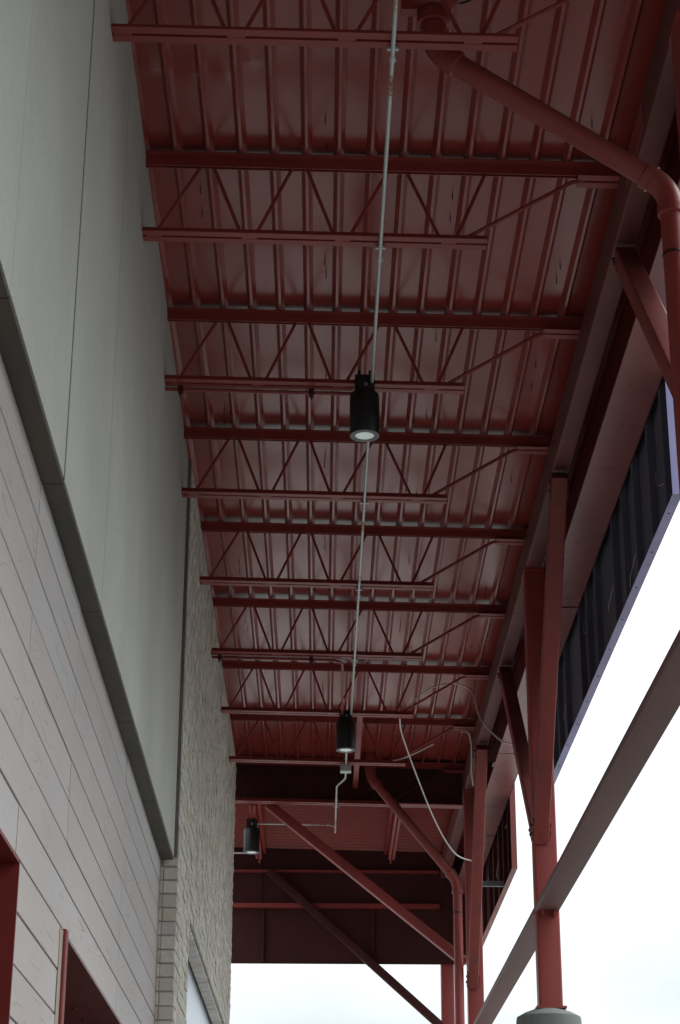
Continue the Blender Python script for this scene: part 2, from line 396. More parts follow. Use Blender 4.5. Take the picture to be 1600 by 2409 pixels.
def alcove(y0, y1, h, label, cx):
    e = empty('door_recess', (cx, (y0+y1)/2, 0), label, 'doorway')
    d = .62; X = lambda y: xc(y)
    b1 = MB(); b1.box(0, 1, y1-.012, y1, 0, h, lambda x, y, z: (X(y)+(.004 if x > .5 else -d), y, z)); b1.build('far_jamb', 'alcove', e, False)
    b2 = MB(); b2.box(0, 1, y0, y1-.012, h-.012, h, lambda x, y, z: (X(y)+(.003 if x > .5 else -d), y, z)); b2.build('head_lining', 'soffit' if y0 > 6 else 'alcove', e, False)
    b3 = MB(); b3.box(0, 1, y0, y0+.012, 0, h-.012, lambda x, y, z: (X(y)+(.003 if x > .5 else -d), y, z)); b3.build('near_jamb', 'alcove', e, False)
    b4 = MB(); b4.box(0, 1, y0, y1, 0, h, lambda x, y, z: (X(y)+(-d-.002 if x > .5 else -d-.05), y, z)); b4.build('door_leaf', 'alcove', e, False)
    return e
alcove(*AL[0], 'red lined doorway recess at the lower left edge', -1.2)
e2 = alcove(*AL[1], 'doorway recess with dark soffit and rounded red edge trim below the boards', -1.2)
tr = MB(); yy = 6.950
tr.sweep(rrect(.024, .068, .008, 4), (xc(yy)+.004, yy, 0), (xc(yy)+.004, yy, 2.862), (1, 0, 0), (0, 1, 0)); tr.build('edge_trim', 'alcove', e2)
MB().box(xc(6.9)+.0015, xc(6.9)+.004, 6.835, 6.915, 0, 2.855).build('sealant_strip', 'caulk', e2, False)
for y in (8.34, 8.68, 9.03):
    MB().lathe((-1.085, y, 2.84), [(.001, -.006), (.009, -.004), (.010, .0)], 10).build('screw', 'screw', e2)

# ------------------------------------------------------------------ brick wall
BY0, BY1 = 11.32, 18.36; CP = .0800; HEAD = 3.95; OY0, OY1 = 12.46, 17.6
bw = empty('brick_wall', (BRX-.1, 14.8, 0), 'grey-buff rough split-face brick wall at the far end of the left side', 'wall')
core = MB()
core.box(BRX-.30, BRX-.010, BY0+.012, OY0-.012, 0, 6.66).box(BRX-.30, BRX-.010, OY1+.012, BY1-.012, 0, 6.66).box(BRX-.30, BRX-.010, OY0-.012, OY1+.012, HEAD+.014, 6.66).box(BRX-.30, BRX-.012, OY0-.012, OY1+.012, 0, 1.0)
core.build('mortar_core', 'mortar', bw, False)
def brick_geo(l, h, d, seed):
    rr = random.Random(seed); v = []; f = []
    # front face 4 x 3 grid, rough; sides go back to a plain rectangle
    ny, nz = 4, 3
    for j in range(nz):
        for i in range(ny):
            y = -l/2+l*i/(ny-1); z = -h/2+h*j/(nz-1); edge = i in (0, ny-1) or j in (0, nz-1)
            x = (-.004+rr.uniform(-.002, .002)) if edge else rr.uniform(-.001, .0035)
            v.append((x, y+rr.uniform(-.002, .002), z+rr.uniform(-.002, .002)))
    for j in range(nz-1):
        for i in range(ny-1):
            a = j*ny+i; f.append((a, a+1, a+ny+1, a+ny))
    ring = [0, 1, 2, 3, 7, 11, 10, 9, 8, 4]
    n0 = len(v)
    for k_ in ring: v.append((-d, max(-l/2, min(l/2, v[k_][1])), max(-h/2, min(h/2, v[k_][2]))))
    n = len(ring)
    for i in range(n): f.append((ring[i], n0+i, n0+(i+1) % n, ring[(i+1) % n]))
    f.append(tuple(range(n0, n0+n)))
    return v, f
BL = .2032; BH = CP-.010; LEN = BL-.010
VAR = [brick_geo(LEN, BH, .085, 100+i) for i in range(14)]
HVAR = [brick_geo(.088, BH, .185, 300+i) for i in range(6)]
def mesh_of(v, f, mat, name):
    me = bpy.data.meshes.new(name); me.from_pydata(v, [], f); me.materials.append(M[mat])
    bm = bmesh.new(); bm.from_mesh(me); bmesh.ops.recalc_face_normals(bm, faces=bm.faces); bm.to_mesh(me); bm.free(); return me
VM = [mesh_of(v, f, 'brick', 'brick') for v, f in VAR]
rest = MB(); single = []; place = []
nrow0 = int(HEAD/CP)
for r_ in range(-nrow0, int((6.64-HEAD)/CP)):
    z = HEAD+CP*(r_+.5)+.002
    if z < .05: continue
    y = BY0+(0 if r_ % 2 else -BL/2)
    while y < BY1-.02:
        a, b = max(y, BY0), min(y+BL, BY1)
        if z < HEAD and z > 1.0:
            if a < OY0 < b: b = OY0+.006
            elif a < OY1 < b: a = OY1-.006
            elif OY0 <= a and b <= OY1: y += BL; continue
        if b-a > .05: place.append((a, b, z))
        y += BL
vis = [p for p in place if p[2] > 2.75+(p[0]-11.3)*.16]
vis.sort(key=lambda p: p[0])
near = set(vis[:300])
for i, (a, b, z) in enumerate(place):
    k_ = random.randrange(14); full = (b-a) > BL*.97
    dx = random.uniform(-.003, .003); yc = (a+b)/2; sc = (b-a-.010)/LEN
    if (a, b, z) in near:
        o = bpy.data.objects.new('brick', VM[k_]); o.location = Vector((BRX+dx, yc, z))-ORG[bw.name]; o.scale = (1, sc, 1); link(o, bw)
    else:
        v, f = VAR[k_]; rest.add([(BRX+dx+p[0], yc+p[1]*sc, z+p[2]) for p in v], f)
o = rest.build('brick_field', 'brick', bw, False); o['kind'] = 'stuff'
# end faces of the corner bricks, seen past the boards
RM = [mesh_of([(p[1], -p[0], p[2]) for p in v], f, 'brick', 'brick') for v, f in HVAR]
for r_ in range(-nrow0+1, 1):
    z = HEAD+CP*(r_+.5)+.002
    for q, xx in enumerate((BRX-.135,)):
        o = bpy.data.objects.new('brick', RM[(r_*3+q) % 6]); o.location = Vector((xx, BY0-.002+random.uniform(-.003, .003), z))-ORG[bw.name]; o.scale = (1.0, .12, 1); link(o, bw)
# bricks across the underside of the window head
ny_ = int((OY1-OY0)/.226)
SM = [mesh_of([(p[2]*1.15, p[1]*1.09, -p[0]) for p in v], f, 'brick', 'brick') for v, f in [brick_geo(LEN, BH, .02, 500+i) for i in range(5)]]
for i in range(ny_):
    o = bpy.data.objects.new('brick', SM[i % 5]); o.location = Vector((BRX-.060, OY0+.113+i*.226, HEAD-.002+random.uniform(-.002, .002)))-ORG[bw.name]; o.rotation_euler = (R(180), 0, 0); link(o, bw)
MB().box(BRX-.14, BRX-.016, OY0, OY1, HEAD+.004, HEAD+.013).build('lintel', 'grey', bw, False)
win = empty('window', (BRX-.15, 15, 1.0), 'pale reflective glazing in the opening of the brick wall', 'window')
for a, b in ((OY0+.02, 14.2), (14.215, 15.9), (15.915, OY1-.02)):
    MB().box(BRX-.135, BRX-.122, a, b, 1.06, HEAD-.03).build('pane', 'glass', win, False)
f_ = MB(); f_.box(BRX-.15, BRX-.112, OY0, OY1, HEAD-.03, HEAD-.004); f_.box(BRX-.15, BRX-.112, OY0, OY1, 1.0, 1.06); f_.build('frame', 'grey', win, False)

# ------------------------------------------------------------------ roof deck
rd = empty('canopy_roof', (.4, 8, 6.6), 'glossy red ribbed metal roof deck over the walkway', 'roof')
RP = .1524; rib0 = -.862
half = .026; flat = .0065; dep = .038
dents = [(-.79, 7.12, .010, .05), (-.60, 7.13, .014, .07), (-.45, 7.12, .014, .08), (-.33, 7.02, .008, .07), (-.66, 7.06, -.006, .05)]
def hdent(x, y):
    h = 0
    for dx, dy, a, s_ in dents: h -= a*math.exp(-((x-dx)/.05)**2-((y-dy)/s_)**2)
    h += .0006*math.sin(y*2.1+x*9)+.0003*math.sin(y*5.3-x*23)
    return h
ysd = []; y = Y_NEAR
while y < 18.46:
    ysd.append(y); y += (.03 if 6.7 < y < 7.5 else (.13 if y > 5.5 else .8))
ysd.append(18.46)
def deck_prof(x0, x1):
    p = []; k0 = rib0
    n = 0
    while rib0+n*RP < x1+.2:
        c = rib0+n*RP
        for dx, dz in ((-half, 0), (-flat-.0025, -dep+.0025), (-flat, -dep), (flat, -dep), (flat+.0025, -dep+.0025), (half, 0), (.050, 0), (.0762, 0), (.102, 0)):
            x = c+dx
            if x0-1e-6 <= x <= x1+1e-6: p.append((x, dz))
        n += 1
    return p
edges = [-.90, rib0+6*RP+half, rib0+12*RP+half, 1.700]
for i in range(3):
    pr = deck_prof(edges[i], edges[i+1]); lap = -.0012*i; mb = MB()
    # strips with their own edges, so that every fold of the sheet stays crisp
    k0 = 0
    while k0 < len(pr)-1:
        k1 = k0+1
        while k1 < len(pr)-1 and pr[k0][1] == pr[k1][1] == pr[k1+1][1]: k1 += 1
        st = pr[k0:k1+1]; n = len(st); v = []; f = []
        for y in ysd:
            for x, dz in st: v.append((x, y, zd(x)+dep+dz+lap+(hdent(x, y) if dz > -.001 else 0)))
        for a in range(len(ysd)-1):
            for b in range(n-1): f.append((a*n+b, a*n+b+1, (a+1)*n+b+1, (a+1)*n+b))
        mb.add(v, f); k0 = k1
    mb.build('deck_sheet', 'deck', rd, ang=60)
MB().box(-.95, 1.74, Y_NEAR, 18.55, 6.72, 6.82).build('roof_membrane', 'grey', rd, False)
for x, ys_ in ((-.62, (8.10, 8.32, 10.58, 10.75, 13.12, 13.3, 14.43, 14.6, 16.73, 16.9)), (-.01, (7.48, 7.69, 8.76, 8.90, 10.11, 11.2, 11.35, 12.63, 12.8, 14.83, 14.95, 16.13, 16.3)),
               (.60, (8.10, 8.30, 9.58, 10.59, 13.03, 14.39, 14.55, 11.8, 16.6)), (1.195, (7.46, 7.6, 8.74, 8.89, 9.87, 10.14, 11.5, 13.54, 13.7, 14.9, 16.43, 12.2))):
    for y in ys_:
        xx = x+random.uniform(-.008, .008); z = zd(xx)+dep
        MB().tube([(xx, y, z+.002), (xx+random.uniform(-.003, .003), y+random.uniform(-.002, .002), z-.040)], [.003, .0022], 6).build('deck_screw', 'screw', rd)

# ------------------------------------------------------------------ open-web joists
TN = [-.58, -.135, .325, .75]; BN = [-.79, -.365, .065, .555]
def dangle(mb_list, y, x0, x1, zf, hor, ver, g, top):
    # two back-to-back angles: horizontal legs outward, vertical legs on the inside; zf(x) = outer face height
    for sgn in (-1, 1):
        t = .005
        if top: prof = [(g/2, 0), (g/2, -ver), (g/2+t, -ver), (g/2+t, -t), (g/2+hor, -t), (g/2+hor, 0)]
        else: prof = [(g/2, 0), (g/2, ver), (g/2+t, ver), (g/2+t, t), (g/2+hor, t), (g/2+hor, 0)]
        mb = MB(); n = len(prof)
        v = [(x0, y+sgn*a, zf(x0)+b) for a, b in prof]+[(x1, y+sgn*a, zf(x1)+b) for a, b in prof]
        mb.add(v, [tuple(range(n)), tuple(range(n, 2*n))]+[(k_, (k_+1) % n, n+(k_+1) % n, n+k_) for k_ in range(n)])
        mb_list.append(mb)
WHERE = ['roof joist nearest the camera, crossing the rainwater pipe elbow', 'second roof joist from the camera, just past the pipe elbow',
 'third roof joist from the camera, carrying the larger black downlight', 'fourth roof joist from the camera, at the concrete and brick junction',
 'fifth roof joist from the camera, first one fully on the brick wall', 'sixth roof joist from the camera, with the bent red conduit beneath it',
 'seventh roof joist from the camera, carrying the second black downlight', 'eighth roof joist from the camera, with the pale junction box under it',
 'ninth and last roof joist, just in front of the dark end beam']
for i, y in enumerate(JY):
    if i == 8: y -= .02
    J = empty('roof_joist', (0, y, ZB0), 'red open-web steel '+WHERE[i], 'joist', 'open-web joists under the canopy deck')
    wl = (xw(y) if y < 11.3 else BRX)-.06
    if i == 8: wl = -1.0
    ml = []; dangle(ml, y, wl, 1.47, lambda x: zt(x)+.052, .045, .052, .018, True)
    for mb in ml: mb.build('top_chord_angle', 'steel', J, False)
    ml = []; dangle(ml, y, wl, XR, zb, .040, .040, .016, False)
    for mb in ml: mb.build('bottom_chord_angle', 'steel', J, False)
    # seat on the girder
    ml = []; dangle(ml, y, 1.165, 1.47, lambda x: 6.503+SL*(x-1.36), .045, .030, .018, False)
    for mb in ml: mb.build('seat_angle', 'steel', J, False)
    B = [(BN[0], TN[0]), (BN[1]-.035, TN[0]+.035), (BN[1]+.035, TN[1]-.022), (BN[2]-.035, TN[1]+.028), (BN[2]+.035, TN[2]-.032), (BN[3]-.035, TN[2]+.032), (BN[3]+.035, TN[3]-.005)]
    for b, t_ in B:
        MB().tube([(b, y, zb(b)+.022), (t_, y, zt(t_)+.03)], .0085, 8).build('web_rod', 'steel' if i < 8 else 'dark', J)  # last joist's rods coloured dark to carry their shade
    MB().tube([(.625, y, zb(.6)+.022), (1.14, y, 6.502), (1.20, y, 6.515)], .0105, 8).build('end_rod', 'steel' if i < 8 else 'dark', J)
    for xx in (-.80, -.36, .07, .56):
        MB().box(xx-.035, xx+.035, y-.0075, y+.0075, zb(xx)+.001, zb(xx)+.012).build('weld', 'steel', J, False)
# ------------------------------------------------------------------ end beam
eb = empty('end_beam', (.2, 18.53, 6.2), 'dark red steel beam closing the end of the first roof bay', 'beam')
def sl(x0, x1, y0, y1, za, zbb): return MB().box(x0, x1, y0, y1, za, zbb, lambda x, y, z: (x, y, z+SL*(x-XL)))
sl(-1.1, 1.352, 18.455, 18.60, 6.222, 6.234).build('bottom_flange', 'steel', eb, False)
sl(-1.1, 1.352, 18.520, 18.532, 6.234, 6.60).build('web', 'dark', eb, False)  # web coloured dark for the shadow it lies in
sl(-1.1, 1.352, 18.47, 18.60, 6.60, 6.612).build('top_flange', 'steel', eb, False)

# ------------------------------------------------------------------ edge girder and liner
gd = empty('edge_girder', (1.41, 9, 6.29), 'long red steel edge girder carrying the joist ends on the right', 'girder')
for a, b in ((Y_NEAR, 7.30), (7.304, 13.2), (13.204, 22.55)):
    MB().sweep(rrect(.106, .210, .010, 3), (1.409, a, 6.392), (1.409, b, 6.392), (1, 0, 0), (0, 0, 1)).build('girder_length', 'girder', gd)
MB().box(1.352, 1.356, 7.05, 7.55, 6.33, 6.46).build('splice_plate', 'steel', gd, False)
lp = empty('edge_soffit', (1.62, 9, 6.1), 'pinkish red metal soffit panels between the edge girder and the hanging fascia', 'soffit')
for i, (a, b) in enumerate(((Y_NEAR, -3), (-2.996, 2.6), (2.604, 7.5), (7.504, 12.55), (12.553, 16.3), (16.304, 19.4), (19.404, 22.7))):
    dz = random.uniform(-.002, .002); t0 = random.uniform(-.002, .002)
    pr = [(1.507, 6.100+dz), (1.736, 6.100+dz+t0), (1.736, 6.112+dz), (1.507, 6.112+dz)]
    MB().sweep(pr, (0, a, 0), (0, b, 0), (1, 0, 0), (0, 0, 1)).build('soffit_sheet', 'liner', lp, False)
    MB().box(1.7362, 1.7415, a, b, 6.098, 6.95).build('light_block_sheet', 'dark', lp, False)  # unseen sheet added above the soffit to keep light out
for y in (7.5, 12.5515, 16.302, 19.402):
    MB().box(1.515, 1.730, y-.012, y+.012, 6.0945, 6.0985).build('seam_strip', 'liner', lp, False)

# ------------------------------------------------------------------ hanging fascia panels
def fascia(y0, y1, studs, mat, label, back):
    e = empty('hanging_fascia', (1.76, (y0+y1)/2, 5.425), label, 'fascia')
    z0 = 5.425
    MB().box(1.780, 1.7895, y0+.004, y1, z0+.004, 6.95).build('outer_sheet', back, e, False)
    MB().box(1.790, 1.794, y0, y1, z0, 6.95).build('face_sheet', mat, e, False)
    MB().box(1.742, 1.790, y0, y1, z0-.004, z0).build('bottom_strip', mat, e, False)
    MB().box(1.742, 1.790, y0-.004, y0, z0-.004, 6.95).build('end_strip', mat, e, False)
    for y in studs:
        MB().sweep([(-.022, -.018), (.022, -.018), (.022, -.014), (-.018, -.014), (-.018, .018), (-.022, .018)], (1.760, y, z0+.001), (1.760, y, 6.93), (0, 1, 0), (1, 0, 0)).build('stud', back, e, False)
    rr = random.Random(int(y0*10))
    for y in studs[::2]:
        zc_ = rr.uniform(5.55, 5.95); p0 = Vector((1.755, y+.03, zc_)); p1 = p0+Vector((0, rr.uniform(.15, .35), rr.uniform(-.18, .18))); pm = (p0+p1)/2+Vector((-.02, 0, -.05))
        MB().tube(crv([p0, pm, p1], 5), .0013, 5).build('cobweb_strand', 'cable', e)
    for y in [y0+.25+.55*k_ for k_ in range(int((y1-y0)/.55))]:
        MB().lathe((1.764, y, z0-.006), [(.001, -.002), (.006, 0), (.006, .002)], 8).build('rivet', 'screw', e)
    return e
fascia(8.96, 15.06, [9.15, 9.6, 10.12, 10.55, 10.97, 11.77, 12.2, 12.58, 13.43, 13.9, 14.3, 14.7], 'lav', 'lavender-edged fascia panel with dark studded back, hanging on the right', 'navy')
fascia(17.79, 22.7, [18.1, 18.6, 19.1, 19.7, 20.3, 21.1, 21.9], 'redfascia', 'smaller red-edged fascia panel beyond the second column', 'dark')
tag(MB().box(1.50, 1.7415, 18.62, 18.66, 5.430, 5.480).build('fascia_bracket', 'grey', None, False), 'short pale metal bracket tying the red-edged fascia panel to its column', 'bracket')

# ------------------------------------------------------------------ columns, piers, rails
CX0, CX1 = 1.351, 1.499; CXC = (CX0+CX1)/2
cols = [(6.30, 'red square steel column at the right picture edge, beside the bent rainwater pipe'), (12.375, 'red square steel column standing on the grey round pier'), (18.37, 'red square steel column behind the second rainwater pipe'), (22.47, 'farthest red steel column, under the dark end fascia')]
plab = ['round concrete pier under the nearest column, out of the picture', 'grey round concrete pier with domed top at the lower right', 'round concrete pier under the third column', 'round concrete pier under the farthest column']
for i, (y, lab) in enumerate(cols):
    c = empty('steel_column', (CXC, y, 3.35), lab, 'column', 'steel columns along the canopy edge')
    MB().sweep(rrect(.148, .148, .014, 4), (CXC, y, 3.385), (CXC, y, 6.287), (1, 0, 0), (0, 1, 0)).build('post', 'steel2', c)
    MB().box(CX0-.02, CX1+.02, y-.094, y+.094, 3.371, 3.385).build('base_plate', 'steel2', c, False)
    MB().box(CX0-.003, CX1-.02, y-.10, y+.10, 6.274, 6.2865).build('cap_plate', 'steel2', c, False)
    p = MB().lathe((CXC-.012, y, 0), [(.203, 0), (.203, 3.30), (.199, 3.325), (.15, 3.352), (.10, 3.370)], 40).build('column_pier', 'pier', None, True, (CXC-.012, y, 0))
    tag(p, plab[i], 'pier', 'round concrete piers')
def brace(A, B, wd, label, mat='brace', name='knee_brace', group='diagonal knee braces of the columns', hgt=None, ends=True):
    A, B = Vector(A), Vector(B); d = (B-A).normalized(); u = Vector((1, 0, 0)) if abs(d.x) < .3 else Vector((0, 1, 0)); w_ = d.cross(u).normalized()
    e = empty(name, A, label, 'brace', group); h_ = hgt or wd
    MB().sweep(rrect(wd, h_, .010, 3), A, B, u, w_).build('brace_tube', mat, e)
    if ends:
        for P, sg in ((A, 1), (B, -1)):
            q = P+d*sg*.075
            for side in (-1, 1):
                c = q+u*side*(wd/2+.004)
                MB().sweep([(-.065, -h_*.36), (.075*sg+.02*(1-sg)/2, -h_*.36), (.075, h_*.30), (-.065, h_*.30)], c-u*.003, c+u*.003, d, w_).build('gusset_plate', mat, e, False)
                for t_ in (-.025, .035):
                    MB().tube([c+d*t_, c+d*t_+u*side*.012], .010, 6).build('bolt', 'screw', e, False)
    return e
BX = 1.395
for i, (y, nm) in enumerate(((6.30, 'nearest'), (12.375, 'second'), (18.37, 'third'))):
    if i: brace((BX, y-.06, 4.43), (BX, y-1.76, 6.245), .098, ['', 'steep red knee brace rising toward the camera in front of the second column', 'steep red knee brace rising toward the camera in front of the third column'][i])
    if i < 2:
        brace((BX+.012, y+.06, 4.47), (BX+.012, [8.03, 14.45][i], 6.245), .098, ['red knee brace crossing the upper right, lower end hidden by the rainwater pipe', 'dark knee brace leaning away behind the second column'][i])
# flat rails between the columns
ry = [(6.374, 12.301, 'wide flat brown rail rising across the lower right corner to the second column'), (12.449, 18.296, 'flat brown rail running on from the second to the third column'), (18.444, 22.396, 'farthest stretch of flat brown rail beyond the third column')]
for a, b, lab in ry:
    o = MB().sweep(rrect(.149, .047, .007, 3), (CXC-.002, a, 3.9985), (CXC-.002, b, 3.9985), (1, 0, 0), (0, 0, 1)).build('side_rail', 'rail')
    tag(o, lab, 'rail', 'flat rails between the columns')
    tb = MB().box(CX1-.045, CX1-.030, b-.055, b-.001, 3.935, 3.9745).box(CX0+.030, CX0+.045, b-.055, b-.001, 3.935, 3.9745).build('rail_tab', 'steel2', None, False); col.objects.unlink(tb); col.objects.link(tb); tb.parent = o; tb.matrix_parent_inverse = Matrix.Translation(-o.location)
# cross braces at the far end
brace((-.54, 18.66, 6.225), (1.36, 18.66, 4.70), .105, 'broad red diagonal brace crossing in front of the far end fascia', 'steel2', 'cross_brace', 'diagonal cross braces at the far end', .09, False)
brace((-.62, 22.24, 6.33), (1.33, 22.24, 4.60), .095, 'dark diagonal brace seen against the white sky at the far end', 'dark', 'cross_brace', 'diagonal cross braces at the far end', .09, False)

# ------------------------------------------------------------------ second roof bay and far fascia
r2 = empty('far_roof', (.2, 20.5, 6.6), 'red roof deck of the far bay with ribs running across', 'roof')
pr = []; y = 18.60
while y < 22.34:
    for dy, dz in ((0, 0), (.050, 0), (.066, -.03), (.080, -.03), (.096, 0)): pr.append((y+dy, dz))
    y += RP
mb = MB()
for (ya, da), (yb, db) in zip(pr[:-1], pr[1:]):
    mb.add([(-1.6, ya, zd(-1.6)+.03+da), (1.69, ya, zd(1.69)+.03+da), (1.69, yb, zd(1.69)+.03+db), (-1.6, yb, zd(-1.6)+.03+db)], [(0, 1, 2, 3)])
mb.build('deck_sheet', 'deck', r2, False)
MB().box(-1.6, 1.70, 18.56, 22.5, 6.74, 6.8).build('roof_membrane', 'grey', r2, False)
for x, lab in ((-.70, 'left lengthwise red joist of the far bay, above the third downlight'), (.745, 'right lengthwise red joist of the far bay, beside the second rainwater pipe')):
    e = empty('far_joist', (x, 20, 6.2), lab, 'joist', 'joists of the far bay')
    for sg in (-1, 1):
        MB().box(x+sg*.008, x+sg*.033, 18.62, 21.0, 6.200, 6.205).add([], []).build('bottom_chord_angle', 'steel', e, False)
        MB().box(x+sg*.008, x+sg*.013, 18.62, 21.0, 6.206, 6.235).build('bottom_chord_leg', 'steel', e, False)
        MB().box(x+sg*.008, x+sg*.040, 18.62, 22.3, 6.545, 6.550).build('top_chord_angle', 'steel', e, False)
    yy = 18.8
    while yy < 20.9:
        MB().tube([(x, yy, 6.215), (x, yy+.22, 6.55)], .009, 8).build('web_rod', 'steel', e)
        MB().tube([(x, yy+.25, 6.55), (x, yy+.46, 6.215)], .009, 8).build('web_rod', 'steel', e); yy += .5
ff = empty('end_fascia', (.2, 22.4, 5.3), 'dark red sheet fascia closing the far end above the sky', 'fascia')
for i, (a, b) in enumerate(((-2.4, -.70), (-.72, .565), (.545, 1.70))):
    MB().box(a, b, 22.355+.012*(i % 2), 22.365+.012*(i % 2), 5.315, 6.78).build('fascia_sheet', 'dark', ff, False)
MB().box(-2.4, 1.34, 22.29, 22.354, 6.335, 6.36).build('ledge', 'steel', ff, False)
MB().box(-2.4, 1.34, 22.29, 22.354, 5.925, 5.975).build('ledge', 'steel', ff, False)
MB().box(-2.4, 1.70, 22.35, 22.37, 5.300, 5.3145).build('bottom_trim', 'dark', ff, False)
for x in (-.70, .56): MB().box(x, x+.03, 22.325, 22.354, 5.32, 5.92).build('stiffener', 'dark', ff, False)

# ------------------------------------------------------------------ flat hanger bar
hb = MB().sweep(rrect(.052, .03, .005, 2), (.308, 16.0, 6.36), (.308, 18.50, 6.36), (1, 0, 0), (0, 0, 1)).build('bridging_bar', 'steel2')
tag(hb, 'flat pinkish red bar running lengthwise beside the second downlight', 'bar')

# ------------------------------------------------------------------ rainwater pipes
def rain_pipe(pts, label, extra):
    e = empty('rainwater_pipe', pts[0], label, 'pipe', 'rainwater pipes')
    P = [Vector(p) for p in pts]; r = .0445
    def seg(a, b): MB().tube([a, b], r, 24).build('pipe_length', 'pipe', e)
    def elbow(i):
        a = (P[i-1]-P[i]).normalized(); b = (P[i+1]-P[i]).normalized(); q = .085; pts_ = []
        for j in range(9):
            t = j/8; pts_.append((P[i]+a*q)*(1-t)**2+P[i]*2*t*(1-t)+(P[i]+b*q)*t*t)
        el = MB().tube(pts_, .0495, 24).build('elbow', 'pipe', e)
        for d_ in (a, b):
            c = P[i]+d_*q; MB().tube([c-d_*.004, c+d_*.030, c+d_*.036], [.0545, .0545, .047], 24).build('collar', 'pipe', e)
    for i in range(len(P)-1):
        d = (P[i+1]-P[i]).normalized(); a = P[i]+d*(.07 if i else 0); b = P[i+1]-d*(.07 if i < len(P)-2 else 0); seg(a, b)
    for i in range(1, len(P)-1): elbow(i)
    if extra:
        x, y, z = pts[0]
        MB().lathe((x, y, 6.47), [(.052, 0), (.066, .004), (.066, .06), (.055, .075), (.085, .11), (.12, .15)], 28).build('drain_body', 'pipe', e)
        MB().box(x-.13, x-.062, y-.02, y+.03, 6.535, 6.60).build('clamp', 'steel', e, False)
    x, y, z = pts[2]; MB().lathe((x, y, z-.30), [(.047, 0), (.0475, .006), (.0455, .012)], 24).build('pipe_joint', 'screw', e)
    return e
rain_pipe([(.425, 6.56, 6.64), (.425, 6.56, 6.345), (1.345, 6.56, 5.70), (1.352, 6.56, 0.0)], 'thick red rainwater pipe bending down across the upper right', True)
rain_pipe([(.445, 18.22, 6.64), (.445, 18.22, 6.395), (1.265, 18.22, 5.39), (1.262, 18.22, 0.0)], 'red rainwater pipe slanting down to the far column, grime on top', False)
wr = MB().tube(crv([(.56, 6.5, 6.62), (.585, 6.5, 6.585), (.57, 6.5, 6.55), (.53, 6.5, 6.535)]), .005, 8).build('loose_wire', 'black')
tag(wr, 'short black wire loop beside the roof drain at the top', 'wire')

# ------------------------------------------------------------------ galvanised conduit
gc = empty('metal_conduit', (.24, 9, 6.16), 'long galvanised conduit running lengthwise under the joists', 'conduit')
def cxy(y): return .252-.0032*(y-5.5)
def czz(y): return zb(.24)-.0125
MB().tube([(cxy(3.5), 3.5, czz(0)), (cxy(9.24), 9.24, czz(0))], .0092, 12).build('conduit_length', 'galv', gc)
MB().tube([(cxy(9.38), 9.38, czz(0)), (cxy(15.38), 15.38, czz(0))], .0092, 12).build('conduit_length', 'galv', gc)
MB().tube(bend([(.196, 15.5, czz(0)), (.200, 17.40, czz(0)), (.122, 17.68, czz(0)), (.122, 19.55, czz(0))], .05), .0092, 12).build('conduit_length', 'galv', gc)
MB().tube(bend([(.122, 19.33, czz(0)+.006), (.06, 19.255, czz(0)+.006), (-.66, 19.245, czz(0)+.012)], .06), .0085, 12).build('branch_length', 'galv', gc)
for y in (6.36, 7.92, 10.97, 12.50, 14.03, 18.20):
    x = cxy(y) if y < 16 else .122
    MB().tube([(x, y-.022, czz(0)), (x, y-.016, czz(0)), (x, y+.016, czz(0)), (x, y+.022, czz(0))], [.0105, .0125, .0125, .0105], 12).build('coupling', 'galv', gc)
    MB().box(x+.006, x+.017, y+.006, y+.013, czz(0)-.004, czz(0)+.004).build('set_screw', 'galv', gc, False)
for y in (JY[0], JY[1], JY[3], JY[4], JY[5], JY[8]):
    x = cxy(y) if y < 16 else .122
    MB().box(x-.022, x+.022, y+.030, y+.044, czz(0)-.002, czz(0)+.011).build('strap', 'galv', gc, False)
MB().tube([(cxy(6.50)+.0002, 6.46, czz(0)), (cxy(6.60)+.0002, 6.60, czz(0))], .0096, 12).build('rust_patch', 'rust', gc)
jb = MB().box(.148, .245, 16.90, 16.99, czz(0)-.062, czz(0)-.012).build('junction_box', 'galv', None, False)
tag(jb, 'small pale metal junction box under the eighth joist', 'box')
# painted conduits along joists
def red_conduit(pts, label, clamps, y):
    e = empty('red_conduit', pts[0], label, 'conduit', 'red painted conduits along joists')
    MB().tube(bend(pts, .12, 8), .0105, 12).build('conduit_length', 'pipe', e)
    for x in clamps:
        MB().box(x-.014, x+.014, y+.028, y+.062, zb(x)-.036, zb(x)+.010).build('beam_clamp', 'dark', e, False)
        MB().tube([(x, y+.045, zb(x)-.055), (x, y+.045, zb(x)-.03)], .005, 8).build('clamp_bolt', 'dark', e)
yy = JY[2]+.045
red_conduit([(xw(yy)-.02, yy, zb(-.85)-.016), (.14, yy, zb(.15)-.016)], 'red painted conduit along the third joist, ending at the larger downlight', (-.78, -.08), JY[2])
yy = JY[5]+.045
red_conduit([(BRX-.02, yy, zb(-.85)-.016), (.135, yy, zb(.1)-.016), (.148, 15.37, zb(.1)-.016)], 'red painted conduit along the sixth joist, bending toward the second downlight', (-.79, -.10), JY[5])

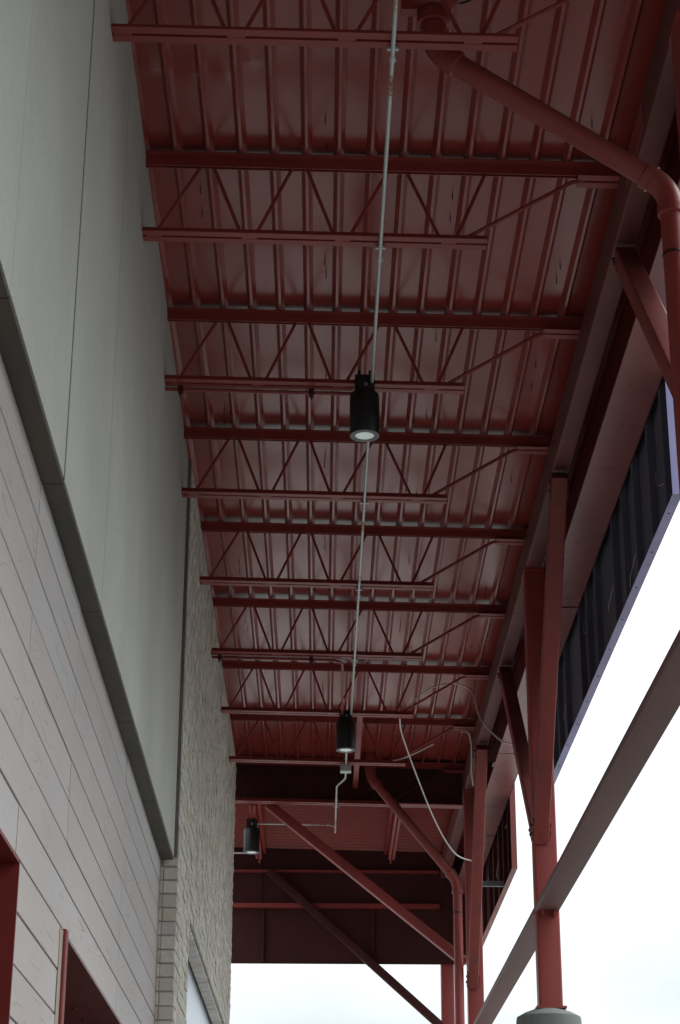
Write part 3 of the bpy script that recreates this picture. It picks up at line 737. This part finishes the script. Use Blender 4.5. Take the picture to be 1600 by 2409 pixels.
# ------------------------------------------------------------------ downlights
def downlight(x, y, zbot, label, zmount, s_=1.0):
    e = empty('downlight', (x, y, zmount), label, 'light', 'black cylinder downlights')
    r = .0785*s_; h = .246*s_
    prof = [(r*.70, 0), (r*.985, 0), (r, .003), (r, h-.030), (r*.97, h-.014), (r*.88, h-.004), (r*.70, h), (r*.3, h+.001)]
    MB().lathe((x, y, zbot), [(r*.66, .004)]+prof[1:], 40).build('housing', 'black', e)
    MB().ring((x, y, zbot-.004), [(r*.64, 0), (r*.98, 0), (r*.98, .0035), (r*.64, .0035)], 40).build('trim_ring', 'grey', e)
    MB().lathe((x, y, zbot), [(.001, 0), (r*.635, 0), (r*.635, .003), (.001, .003)], 40).build('lens', 'lens', e)
    for a in (20, 140, 260):
        MB().lathe((x+r*.81*math.cos(R(a)), y+r*.81*math.sin(R(a)), zbot-.006), [(.001, -.001), (.0035, 0), (.0035, .003)], 8).build('trim_screw', 'screw', e)
    MB().box(x-.052, x+.052, y-.05, y+.05, zbot+h-.004, zmount).build('mounting_box', 'black', e, False)
    MB().lathe((x+.005, y-.052, zbot+h+.028), [(.010, -.008), (.010, .008)], 16).build('knockout', 'grey', e)
    for dx in (-.035, .02):
        MB().box(x+dx, x+dx+.012, y-.055, y-.043, zmount, zmount+.022).build('beam_clip', 'black', e, False)
    return e
downlight(.202, 9.262, 5.872, 'larger black cylinder downlight hanging from the third joist', 6.205)
downlight(.178, 15.39, 5.872, 'second black cylinder downlight hanging from the seventh joist', 6.19)
downlight(-.716, 19.2, 5.872, 'third, distant black downlight beside the brick wall end', 6.195)
MB_ = MB().box(-.78, -.655, 19.12, 19.135, 6.09, 6.10)
lc = MB().tube([(-1.5, 19.22, 5.862), (-.76, 19.20, 5.866)], .008, 10).build('wall_conduit', 'galv')
tag(lc, 'thin pale conduit reaching the third downlight from the left', 'conduit')

# ------------------------------------------------------------------ loose pale cables
def cable(pts, label, r=.0066):
    o = MB().tube(crv(pts, 10), r, 8).build('loose_cable', 'cable'); return tag(o, label, 'cable', 'loose pale cables')
cable([(.672, 15.42, 6.222), (.80, 15.42, 6.36), (.92, 15.42, 6.428), (1.06, 15.42, 6.455), (1.14, 15.30, 6.40), (1.205, 15.1, 6.27), (1.235, 14.9, 6.02), (1.28, 14.6, 5.83), (1.36, 14.35, 5.66), (1.41, 14.0, 5.54), (1.46, 13.6, 5.42)], 'pale cable arching over the seventh joist end toward the second column')
def px(x8, y8, Y):                            # a picture point taken at a known depth along the walkway
    sx, sy = 480+x8*.49107, 1500+y8*.49107
    a = sx-800; b = sy-1204.5
    d = fw*4568+rt*a-up*b; t = Y/d.y
    return (d.x*t, Y, CZ+d.z*t)
Bp = [(938, 388), (945, 450), (985, 570), (1030, 690), (1090, 840), (1150, 960), (1210, 1040), (1275, 1067), (1300, 1065)]
cable([px(*p, 15.47+i*(18.22-15.47)/8) for i, p in enumerate(Bp)], 'long pale cable sagging from the seventh joist down to the third column')
Cp = [(905, 590), (960, 577), (1030, 545), (1100, 510)]
cable([px(*p, JY[7]-.02) for p in Cp], 'short pale cable lying along the end rod of the eighth joist')
Dp = [(1230, 449), (1265, 455), (1278, 500), (1282, 560), (1281, 640), (1290, 710)]
cable([px(*p, JY[7]+.06*i) for i, p in enumerate(Dp)], 'thin pale cable dropping beside the girder at the eighth joist')
Ep = [(1340, 920), (1350, 950), (1353, 985), (1344, 1015), (1328, 1043)]
cable([px(*p, 18.46) for p in Ep], 'short pale cable loop on the far side of the third column')
